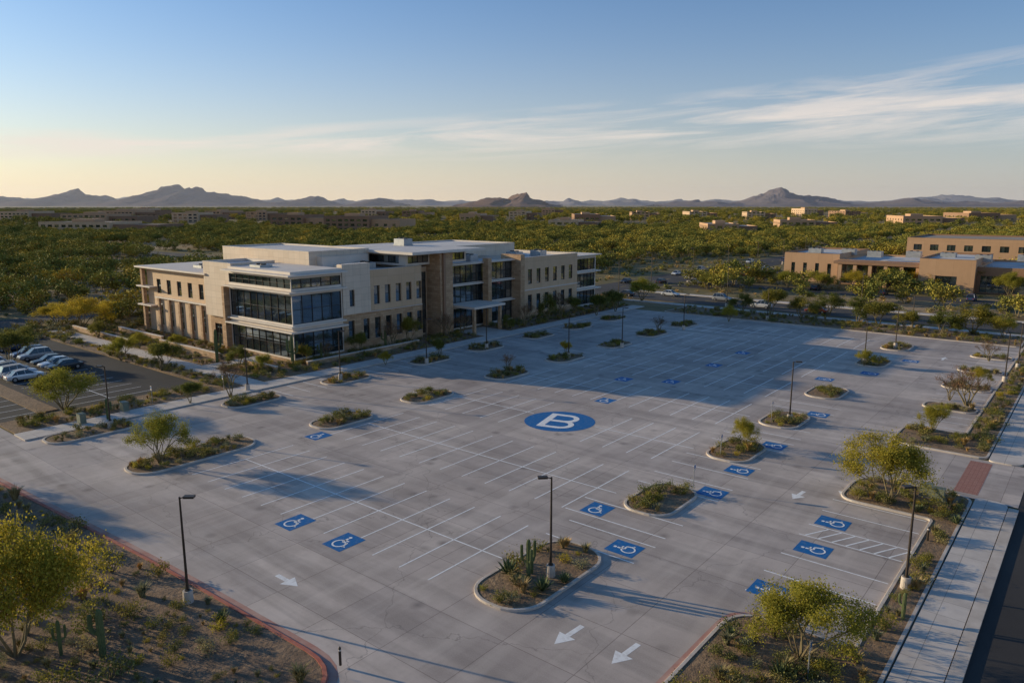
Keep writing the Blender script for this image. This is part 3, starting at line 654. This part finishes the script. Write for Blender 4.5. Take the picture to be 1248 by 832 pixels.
# ---------------------------------------------------------------- scatter with geometry nodes
def scatter(name,pts,meshes):
    me=bpy.data.meshes.new(name); me.from_pydata([p[0] for p in pts],[],[])
    a=me.attributes.new('sc','FLOAT','POINT'); a.data.foreach_set('value',[p[1] for p in pts])
    a=me.attributes.new('rz','FLOAT','POINT'); a.data.foreach_set('value',[U(0,6.28) for p in pts])
    o=bpy.data.objects.new(name,me); COL.objects.link(o)
    c=bpy.data.collections.new(name+'_sources')
    for i,m in enumerate(meshes):
        x=bpy.data.objects.new('%s_source_%d'%(name,i),m); c.objects.link(x)
    ng=bpy.data.node_groups.new(name+'_gn','GeometryNodeTree'); ng.interface.new_socket('Geometry',in_out='INPUT',socket_type='NodeSocketGeometry'); ng.interface.new_socket('Geometry',in_out='OUTPUT',socket_type='NodeSocketGeometry')
    N=ng.nodes;Lk=ng.links; gi=N.new('NodeGroupInput');go=N.new('NodeGroupOutput')
    ip=N.new('GeometryNodeInstanceOnPoints'); ci=N.new('GeometryNodeCollectionInfo'); ci.inputs['Collection'].default_value=c
    ci.inputs['Separate Children'].default_value=True; ci.inputs['Reset Children'].default_value=True
    ip.inputs['Pick Instance'].default_value=True
    na=N.new('GeometryNodeInputNamedAttribute'); na.data_type='FLOAT'; na.inputs['Name'].default_value='sc'
    nr=N.new('GeometryNodeInputNamedAttribute'); nr.data_type='FLOAT'; nr.inputs['Name'].default_value='rz'
    cx=N.new('ShaderNodeCombineXYZ'); Lk.new(nr.outputs['Attribute'],cx.inputs[2])
    rv=N.new('FunctionNodeRandomValue'); rv.data_type='INT'; rv.inputs[4].default_value=0; rv.inputs[5].default_value=len(meshes)-1
    Lk.new(gi.outputs[0],ip.inputs['Points']); Lk.new(ci.outputs[0],ip.inputs['Instance']); Lk.new(cx.outputs[0],ip.inputs['Rotation']); Lk.new(na.outputs['Attribute'],ip.inputs['Scale'])
    Lk.new(rv.outputs[2],ip.inputs['Instance Index']); Lk.new(ip.outputs[0],go.inputs[0])
    md=o.modifiers.new('scatter','NODES'); md.node_group=ng
    return o
random.seed(5)
pts=[]
for poly,dens in beds:
    xs=[p[0] for p in poly];ys=[p[1] for p in poly]; area=(max(xs)-min(xs))*(max(ys)-min(ys))
    for k in range(int(area*dens*1.2)):
        x=U(min(xs),max(xs));y=U(min(ys),max(ys))
        if inpoly(x,y,poly): pts.append((at(x,y,.09),U(.5,1.25)))
scatter('garden_shrubs',pts,SH)
pts=[];taken=[]
for k in range(9000):
    x=U(-100,-26);y=U(-5,20)
    if inpoly(x,y,SOUTH):
        sz=random.choice((.35,.5,.65,.9,1.25,1.6)); 
        if all((x-a)**2+(y-b_)**2>(.5*(sz+c))**2 for a,b_,c in taken):
            nz=noise.noise(Vector((x*.17,y*.17,3)))
            if nz>-.4 and R()<.7+nz: taken.append((x,y,sz)); pts.append((at(x,y,.09),sz))
scatter('desert_shrubs',pts,SH)
EXC=[rc(-152,10.5,-60,158),rc(-173.5,-160,-80,160),rc(-400,300,158.5,177),rc(-80,72,219,264),rc(-64,72,316,367),rc(-118,-97,173,420),rc(-115,-98,420,900),rc(-80,60,198,210)]
def excluded(s,t): return any(e[0][0]<s<e[1][0] and e[0][1]<t<e[2][1] for e in EXC)
pts=[]
for k in range(7000):
    r=math.sqrt(U(110**2,420**2));a=U(-.85,.85); x,y=r*math.sin(a),r*math.cos(a); s,t=w2l(x,y)
    if not excluded(s,t): pts.append(((x,y,-.06),U(.7,2.2)))
for k in range(900):
    s=U(-160,-141);t=U(-20,158)
    pts.append((at(s,t,-.06),U(.6,1.6)))
for k in range(500):
    s=U(-150,-90);t=U(146,158); pts.append((at(s,t,-.06),U(.6,1.6)))
scatter('desert_scrub',pts,SHF)
pts=[]
for k in range(9000):
    r=math.sqrt(U(170**2,800**2));a=U(-.85,.85); x,y=r*math.sin(a),r*math.cos(a); s,t=w2l(x,y)
    if excluded(s,t): continue
    nz=noise.noise(Vector((x*.012,y*.012,7)))+.5*noise.noise(Vector((x*.05,y*.05,2)))
    th=-.25 if r>250 else .12
    if a>.1 and 160<r<330 and s>-97: th=.2
    if nz>th: pts.append(((x,y,-.1),U(.7,1.45)))
for k in range(11000):
    r=math.sqrt(U(800**2,3400**2));a=U(-.8,.8); x,y=r*math.sin(a),r*math.cos(a); s,t=w2l(x,y)
    if excluded(s,t): continue
    if any(abs(x-bx)<bw and by-bd-35<y<by+bd for bx,by,bw,bd in FARB): continue
    nz=noise.noise(Vector((x*.004,y*.008,7)))
    if nz>-.3: pts.append(((x,y,-.2),U(1.2,2.2)))
for k in range(60):
    s=U(-160,-142);t=U(60,156); pts.append((at(s,t,-.1),U(.6,1.1)))
scatter('distant_trees',pts,ML)
# ---------------------------------------------------------------- street lamps
def lamp_mesh():
    M=MB(); M.tube((0,0,0),(0,0,.75),.3,.27,16,1,True); M.tube((0,0,.75),(0,0,.82),.18,.16,8,0,True)
    M.tube((0,0,.8),(0,0,6.5),.085,.055,8,0,True)
    M.tube((0,0,6.42),(.3,0,6.5),.035,.03,6,0,True)
    M.box(.25,.85,-.17,.17,6.45,6.57,0);M.box(.33,.8,-.13,.13,6.43,6.45,2)
    return M.mesh('lamp_mesh',[POLE,KERB,LENS])
LM=lamp_mesh()
for u,v,a in ((230,735,0),(671,703,180),(1103,718,180),(962,514,0),(415,463,0),(302,476,0),(135,522,180),(593,425,0),(1053,444,180),(1224,466,180),(1091,424,180),(693,436,0),(833,402,0),(758,424,0),(935,390,180),(520,443,0),(1240,450,180),(1111,402,180)):
    s,t=L(u,v); add('street_lamp',LM,at(s,t,.1),math.radians(a+U(-12,12)))
for k in range(8):
    add('street_lamp',LM,at(-150+k*28,158,.0),ROT+math.radians(90),(1.2,1.2,1.4))
for k in range(6):
    add('street_lamp',LM,at(-98,182+k*26,.0),ROT+math.radians(180),(1.2,1.2,1.5))
def sign_mesh():
    M=MB(); M.tube((0,0,0),(0,0,2.1),.03,.03,6,0,True); M.box(-.16,.16,-.045,-.033,1.55,2.05,1); M.box(-.12,.12,-.05,-.046,1.72,1.98,2); return M.mesh('sign_mesh',[HVACM,SLAB,BLUE])
SGM=sign_mesh()
for u,v in ((984,829),(186,492),(273,478),(940,512),(845,596),(878,556)):
    s,t=L(u,v); add('accessible_parking_sign',SGM,at(s,t,.1),ROT+math.radians(90 if u>700 else 0))
M=MB(); M.tube((0,0,0),(0,0,.95),.07,.07,12,0,True);M.tube((0,0,.95),(0,0,1.02),.075,.03,12,0,True);M.tube((0,0,.8),(0,0,.88),.074,.074,12,1,True)
BOL=M.mesh('bollard',[POLE,SLAB])
for u,v in ((415,812),(1062,768),(1130,660)):
    s,t=L(u,v); add('marker_post',BOL,at(s,t,.1),ROT)
M=MB(); M.box(-.5,.5,-.35,.35,0,.08,1);M.box(-.45,.45,-.3,.3,.08,1.05,0);M.box(-.48,.48,-.33,.33,1.05,1.12,0)
UT=M.mesh('util',[noisy('utility_green',(.16,.18,.13),(.22,.23,.17),3,.6,0),KERB])
for u,v in ((1142,612),(152,502),(100,517),(1128,606)):
    s,t=L(u,v); add('utility_box',UT,at(s,t,.1),ROT)
# ---------------------------------------------------------------- cars
TIRE=noisy('tyre_rubber',(.015,.015,.015),(.03,.03,.03),5,.8,0); CGL=NT('car_glass').done((.02,.025,.03),.06,0,.8)
HUB=noisy('wheel_rim',(.35,.35,.36),(.5,.5,.5),5,.35,0,metal=.7); TL=NT('tail_light').done((.35,.02,.02),.3); HL=NT('head_light').done((.7,.7,.68),.2)
def car_mesh(name,paint,suv):
    M=MB(); RT_=1.72 if suv else 1.43; q=1.0/.88 if suv else 1.0
    st=[(-2.3,.42,.62,.72,.70),(-2.24,.3,.78*q,.82,.80),(-1.75,.26,.86*q,.90,.86),(-1.0,.24,.92*q,.92,.87),(.0,.24,.91*q,.92,.87),(.85,.24,.88*q,.92,.86),(1.5,.26,.80*q,.90,.82),(2.1,.3,.70*q,.84,.74),(2.3,.4,.55*q,.72,.64)]
    rings=[]
    for x,zb,zt,w,wt in st:
        i=len(M.v); zm=(zb+zt)/2
        for y,z in ((-w*.9,zb),(-w,zm-.1),(-w,zm+.12),(-wt,zt),(-wt*.5,zt+.035),(wt*.5,zt+.035),(wt,zt),(w,zm+.12),(w,zm-.1),(w*.9,zb)): M.v.append((x,y,z))
        rings.append(i)
    for k in range(len(rings)-1):
        for i in range(10):
            j=(i+1)%10; M.f.append((rings[k]+j,rings[k]+i,rings[k+1]+i,rings[k+1]+j)); M.m.append(0); M.uv+=[(0,0)]*4
    for r,fl in ((rings[0],0),(rings[-1],1)):
        M.f.append(tuple(r+i for i in (range(10) if fl else range(9,-1,-1)))); M.m.append(0); M.uv+=[(0,0)]*10
    bt=.90*q
    B0=-2.05 if suv else -1.75
    top=[(B0+.35 if suv else -1.15,RT_-.06),(-.3,RT_),(.25,RT_-.03)]
    wB=.83;wT=.64
    def P(x,y,z): return (x,y,z)
    for sg in (-1,1):
        M.quad([P(B0,sg*wB,bt-.03),P(1.12,sg*wB,bt-.05),P(top[2][0],sg*wT,top[2][1]),P(top[1][0],sg*wT,top[1][1]),P(top[0][0],sg*wT,top[0][1])],1)
        for px_ in (-.15,-1.05):
            M.tube((px_,sg*(wB+.006),bt-.02),(px_-.02,sg*(wT+.006),RT_-.02),.035,.03,4,0)
        M.tube((1.12,sg*wB,bt-.03),(top[2][0],sg*wT,top[2][1]),.035,.035,5,0);M.tube((B0,sg*wB,bt-.02),(top[0][0],sg*wT,top[0][1]),.045,.045,5,0)
    M.quad([P(1.12,-wB,bt-.05),P(1.12,wB,bt-.05),P(top[2][0],wT,top[2][1]),P(top[2][0],-wT,top[2][1])],1)
    M.quad([P(B0,wB,bt-.03),P(B0,-wB,bt-.03),P(top[0][0],-wT,top[0][1]),P(top[0][0],wT,top[0][1])],1)
    for a,c in ((0,1),(1,2)):
        M.quad([P(top[a][0],-wT-.02,top[a][1]+.02),P(top[c][0],-wT-.02,top[c][1]+.02),P(top[c][0],wT+.02,top[c][1]+.02),P(top[a][0],wT+.02,top[a][1]+.02)],0)
    for x in (-1.42,1.42):
        for sg in (-1,1):
            M.tube((x,sg*.72,.33),(x,sg*.935,.33),.34,.34,16,2,True);M.tube((x,sg*.93,.33),(x,sg*.945,.33),.2,.2,12,3,True)
    for sg in (-1,1):
        M.box(-2.31,-2.2,sg*.48,sg*.76,.62,.76,4);M.box(2.16,2.28,sg*.42,sg*.7,.52,.62,5);M.box(.75,.9,sg*.88,sg*1.02,.9,1.02,0)
    return M.mesh(name,[paint,CGL,TIRE,HUB,TL,HL])
paints=[NT('car_paint_%d'%i).done(c,.28,.2,.5) for i,c in enumerate([(.65,.65,.64),(.33,.34,.35),(.04,.045,.05),(.6,.6,.6),(.25,.05,.04),(.05,.08,.16),(.42,.37,.3)])]
CM=[car_mesh('car_mesh_%d'%i,p,i%2==1) for i,p in enumerate(paints)]
def car(s,t,a,i=None): add('parked_car',CM[i if i is not None else random.randrange(7)],at(s,t,-.01),ROT+math.radians(a))
mb=MB()
for tc in (24.5,36.5):
    s=-146
    while s<-92:
        strip(s,tc-5,s,tc+5,.1,0,-.004,mb); s+=2.7
    strip(-146,tc,-92,tc,.1,0,-.0005,mb)
add('side_lot_markings',mb.mesh('slm',[WHITE]))
for k,i in ((0,0),(1,3),(2,1),(3,0),(4,3),(6,0),(7,2)): car(-110.6-2.7*k,33.6,90,i)
for k in (0,1,2,4,5,8,9,11): car(-113.3-2.7*k,39.4,-90)
for k in (2,3,6,8): car(-113.3-2.7*k,27,90)
for s,t,a in ((-60,163,180),(-95,163.2,180),(-38,169.5,0),(-72,169.4,0),(-86,170,0),(-48,163,180),(-102,215,90),(-110.5,240,-90),(-102,262,90),(-110.6,190,-90),(-102,236,90),(-110.4,222,-90),(-102,300,90),(-110.5,285,-90),(-102.2,196,90)): add('passing_car',CM[random.randrange(7)],at(s,t,-.012),ROT+math.radians(a))
sheet('retail_parking_lot',[rc(-97,-84,190,262),rc(-83.9,60,200,209)],-.02,ASPH2)
for k in range(26):
    if R()<.6: add('parked_car',CM[random.randrange(7)],at(-94+U(-.2,.2),193+k*2.6,-.02),ROT+(math.pi if R()<.5 else 0))
for k in (3,9,16): add('parked_car',CM[random.randrange(7)],at(-70+k*2.8,207,-.02),ROT+math.pi/2)
# ---------------------------------------------------------------- hills
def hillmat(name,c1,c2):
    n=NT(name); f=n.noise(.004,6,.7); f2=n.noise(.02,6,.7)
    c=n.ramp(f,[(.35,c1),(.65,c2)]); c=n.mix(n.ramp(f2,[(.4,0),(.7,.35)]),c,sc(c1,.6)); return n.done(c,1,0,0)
HB=hillmat('rock_near',(.19,.125,.10),(.26,.175,.135)); HM=hillmat('hazed_rock_mid',(.15,.125,.135),(.20,.165,.17)); HF=hillmat('hazed_rock_far',(.18,.17,.20),(.22,.205,.23))  # mid and far rock have distance haze tinted into their colours
def ridge(name,dist,prof,thick,mat,rough=.22,seed=0,kh=1.0):
    mb=MB(); u0,u1=prof[0][0],prof[-1][0]; nx=max(60,int((u1-u0)/1.3)); ny=34
    def hv(u):
        for (a,va),(c,vc) in zip(prof,prof[1:]):
            if a<=u<=c:
                q=(u-a)/(c-a); q=q*q*(3-2*q)*.5+q*.5; return va+(vc-va)*q
        return prof[-1][1]
    for j in range(ny+1):
        w=j/ny
        for i in range(nx+1):
            u=u0+(u1-u0)*i/nx; d=dist+(w-.5)*thick
            hgt=max(0,(250-hv(u))*dist/900)*kh+12
            x=(u-624)/900*dist*1.02; y=d
            k=7000/dist
            n1=noise.fractal(Vector((x*.003*k,y*.003*k,seed)),1,2,6); n2=noise.ridged_multi_fractal(Vector((x*.004*k,y*.004*k,seed)),1,2,6,1,2)
            pr=max(0,1-abs(w-.5)*2)**1.1
            z=hgt*pr*(1+rough*n1)*(.70+.19*n2)+20*n1*pr-8*(1-pr)
            mb.v.append((x+60*n1,y,z))
    for j in range(ny):
        for i in range(nx):
            a=j*(nx+1)+i; mb.f.append((a,a+1,a+nx+2,a+nx+1)); mb.m.append(0); mb.uv+=[(0,0)]*4
    add(name,mb.mesh(name,[mat],False),rotz=0)
random.seed(21)
def rollprof(u0,u1,lo,hi,st):
    out=[];u=u0
    while u<u1:
        out.append((u,U(hi,lo))); u+=U(.5,1.4)*st
    return out+[(u1,lo)]
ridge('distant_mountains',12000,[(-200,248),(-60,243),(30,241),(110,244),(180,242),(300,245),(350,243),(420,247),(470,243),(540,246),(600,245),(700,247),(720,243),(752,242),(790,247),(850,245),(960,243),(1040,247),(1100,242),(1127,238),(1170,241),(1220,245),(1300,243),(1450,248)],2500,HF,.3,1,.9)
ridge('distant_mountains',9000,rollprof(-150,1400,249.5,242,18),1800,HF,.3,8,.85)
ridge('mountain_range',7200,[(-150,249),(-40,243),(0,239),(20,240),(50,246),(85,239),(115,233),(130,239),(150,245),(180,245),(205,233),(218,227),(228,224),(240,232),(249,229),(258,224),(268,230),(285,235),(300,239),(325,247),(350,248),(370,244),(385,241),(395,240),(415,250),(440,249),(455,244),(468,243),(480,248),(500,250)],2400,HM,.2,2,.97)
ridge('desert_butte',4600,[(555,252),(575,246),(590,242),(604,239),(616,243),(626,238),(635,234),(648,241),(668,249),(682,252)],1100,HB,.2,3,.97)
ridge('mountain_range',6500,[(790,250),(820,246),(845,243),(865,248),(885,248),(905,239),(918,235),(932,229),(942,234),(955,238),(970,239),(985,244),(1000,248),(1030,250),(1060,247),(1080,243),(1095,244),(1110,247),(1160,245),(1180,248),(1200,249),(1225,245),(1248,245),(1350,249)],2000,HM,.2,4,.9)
M=MB(); M.box(-15500,15500,1500,15500,-.03,330)
hz=bpy.data.materials.new('valley_haze'); hz.use_nodes=True; hn=hz.node_tree; hn.nodes.clear()
vo=hn.nodes.new('ShaderNodeVolumeScatter'); vo.inputs['Color'].default_value=(.84,.88,1,1); vo.inputs['Density'].default_value=.000045; vo.inputs['Anisotropy'].default_value=.25
oo=hn.nodes.new('ShaderNodeOutputMaterial'); hn.links.new(vo.outputs[0],oo.inputs['Volume'])
add('haze_layer',M.mesh('haze',[hz]),rotz=0)
# ---------------------------------------------------------------- light
EL=math.radians(12); AZ=math.radians(159)
sd=Vector((math.cos(AZ)*math.cos(EL),math.sin(AZ)*math.cos(EL),math.sin(EL)))
ld=bpy.data.lights.new('sun','SUN'); ld.energy=5; ld.angle=math.radians(.5); ld.color=(1,.82,.54)
lo=bpy.data.objects.new('sun',ld); COL.objects.link(lo); lo.rotation_euler=sd.to_track_quat('Z','Y').to_euler(); lo.location=(0,0,100)
w=bpy.data.worlds.new('World'); SC.world=w; w.use_nodes=True; n=w.node_tree.nodes; l=w.node_tree.links
bg=n['Background']; sky=n.new('ShaderNodeTexSky'); sky.sky_type='NISHITA'; sky.sun_disc=False
sky.sun_elevation=EL; sky.sun_rotation=math.pi/2-AZ; sky.altitude=300; sky.air_density=1.0; sky.dust_density=1.0; sky.ozone_density=2.9
def mth(op,a,b=None,c=None):
    m=n.new('ShaderNodeMath'); m.operation=op
    for i,v in enumerate((a,b,c)):
        if v is None: continue
        if isinstance(v,(int,float)): m.inputs[i].default_value=v
        else: l.new(v,m.inputs[i])
    return m.outputs[0]
def mixc(f,a,b,mode='MIX'):
    mx=n.new('ShaderNodeMix'); mx.data_type='RGBA'; mx.blend_type=mode
    for v,i in ((f,0),(a,6),(b,7)):
        if isinstance(v,(int,float)): mx.inputs[i].default_value=v
        elif isinstance(v,tuple): mx.inputs[i].default_value=(*v,1)
        else: l.new(v,mx.inputs[i])
    return mx.outputs[2]
tc=n.new('ShaderNodeTexCoord'); sx=n.new('ShaderNodeSeparateXYZ'); l.new(tc.outputs['Generated'],sx.inputs[0])
az=mth('ARCTAN2',sx.outputs[0],sx.outputs[1]); el=mth('ARCSINE',sx.outputs[2])
base=mixc(1.0,sky.outputs[0],(.68,1.03,1.32),'MULTIPLY')
lf=mth('MULTIPLY_ADD',mth('MULTIPLY',sx.outputs[0],-1),.85,.5); lf=mth('MINIMUM',mth('MAXIMUM',lf,0),1)
hc=mixc(lf,(5.5,5.0,4.6),(9.8,7.3,4.4))
hf=mth('MULTIPLY',mth('POWER',2.718,mth('MULTIPLY',mth('ABSOLUTE',el),-9.0)),.87)
base=mixc(hf,base,hc)
cv=n.new('ShaderNodeCombineXYZ'); l.new(mth('MULTIPLY',az,2.4),cv.inputs[0]); l.new(mth('MULTIPLY',mth('SUBTRACT',el,mth('MULTIPLY',az,.06)),26),cv.inputs[1])
nz=n.new('ShaderNodeTexNoise'); nz.inputs['Scale'].default_value=1.4; nz.inputs['Detail'].default_value=8; nz.inputs['Roughness'].default_value=.62; nz.inputs['Distortion'].default_value=.6; l.new(cv.outputs[0],nz.inputs['Vector'])
cen=mth('ADD',mth('MULTIPLY',az,.04),.087); wid=mth('MAXIMUM',mth('MULTIPLY_ADD',az,.04,.033),.018)
dd=mth('DIVIDE',mth('ABSOLUTE',mth('SUBTRACT',el,cen)),wid)
band=mth('SUBTRACT',1,mth('MINIMUM',dd,1))
band2=mth('POWER',band,.6)
cm=mth('MULTIPLY',band2,mth('MINIMUM',mth('MAXIMUM',mth('MULTIPLY',mth('SUBTRACT',nz.outputs['Fac'],.43),5.0),0),1))
fin=mixc(mth('MULTIPLY',cm,.82),base,(7.2,6.4,5.8))
l.new(fin,bg.inputs[0]); bg.inputs[1].default_value=.122
# ---------------------------------------------------------------- camera
cd=bpy.data.cameras.new('camera'); cd.sensor_width=36; cd.lens=F/1248*36; cd.clip_end=40000; cd.clip_start=.5
co=bpy.data.objects.new('camera',cd); COL.objects.link(co); co.location=(0,0,CH); co.rotation_euler=(math.pi/2-PITCH,0,0); SC.camera=co
SC.view_settings.view_transform='Standard'; SC.view_settings.look='None'; SC.view_settings.exposure=0
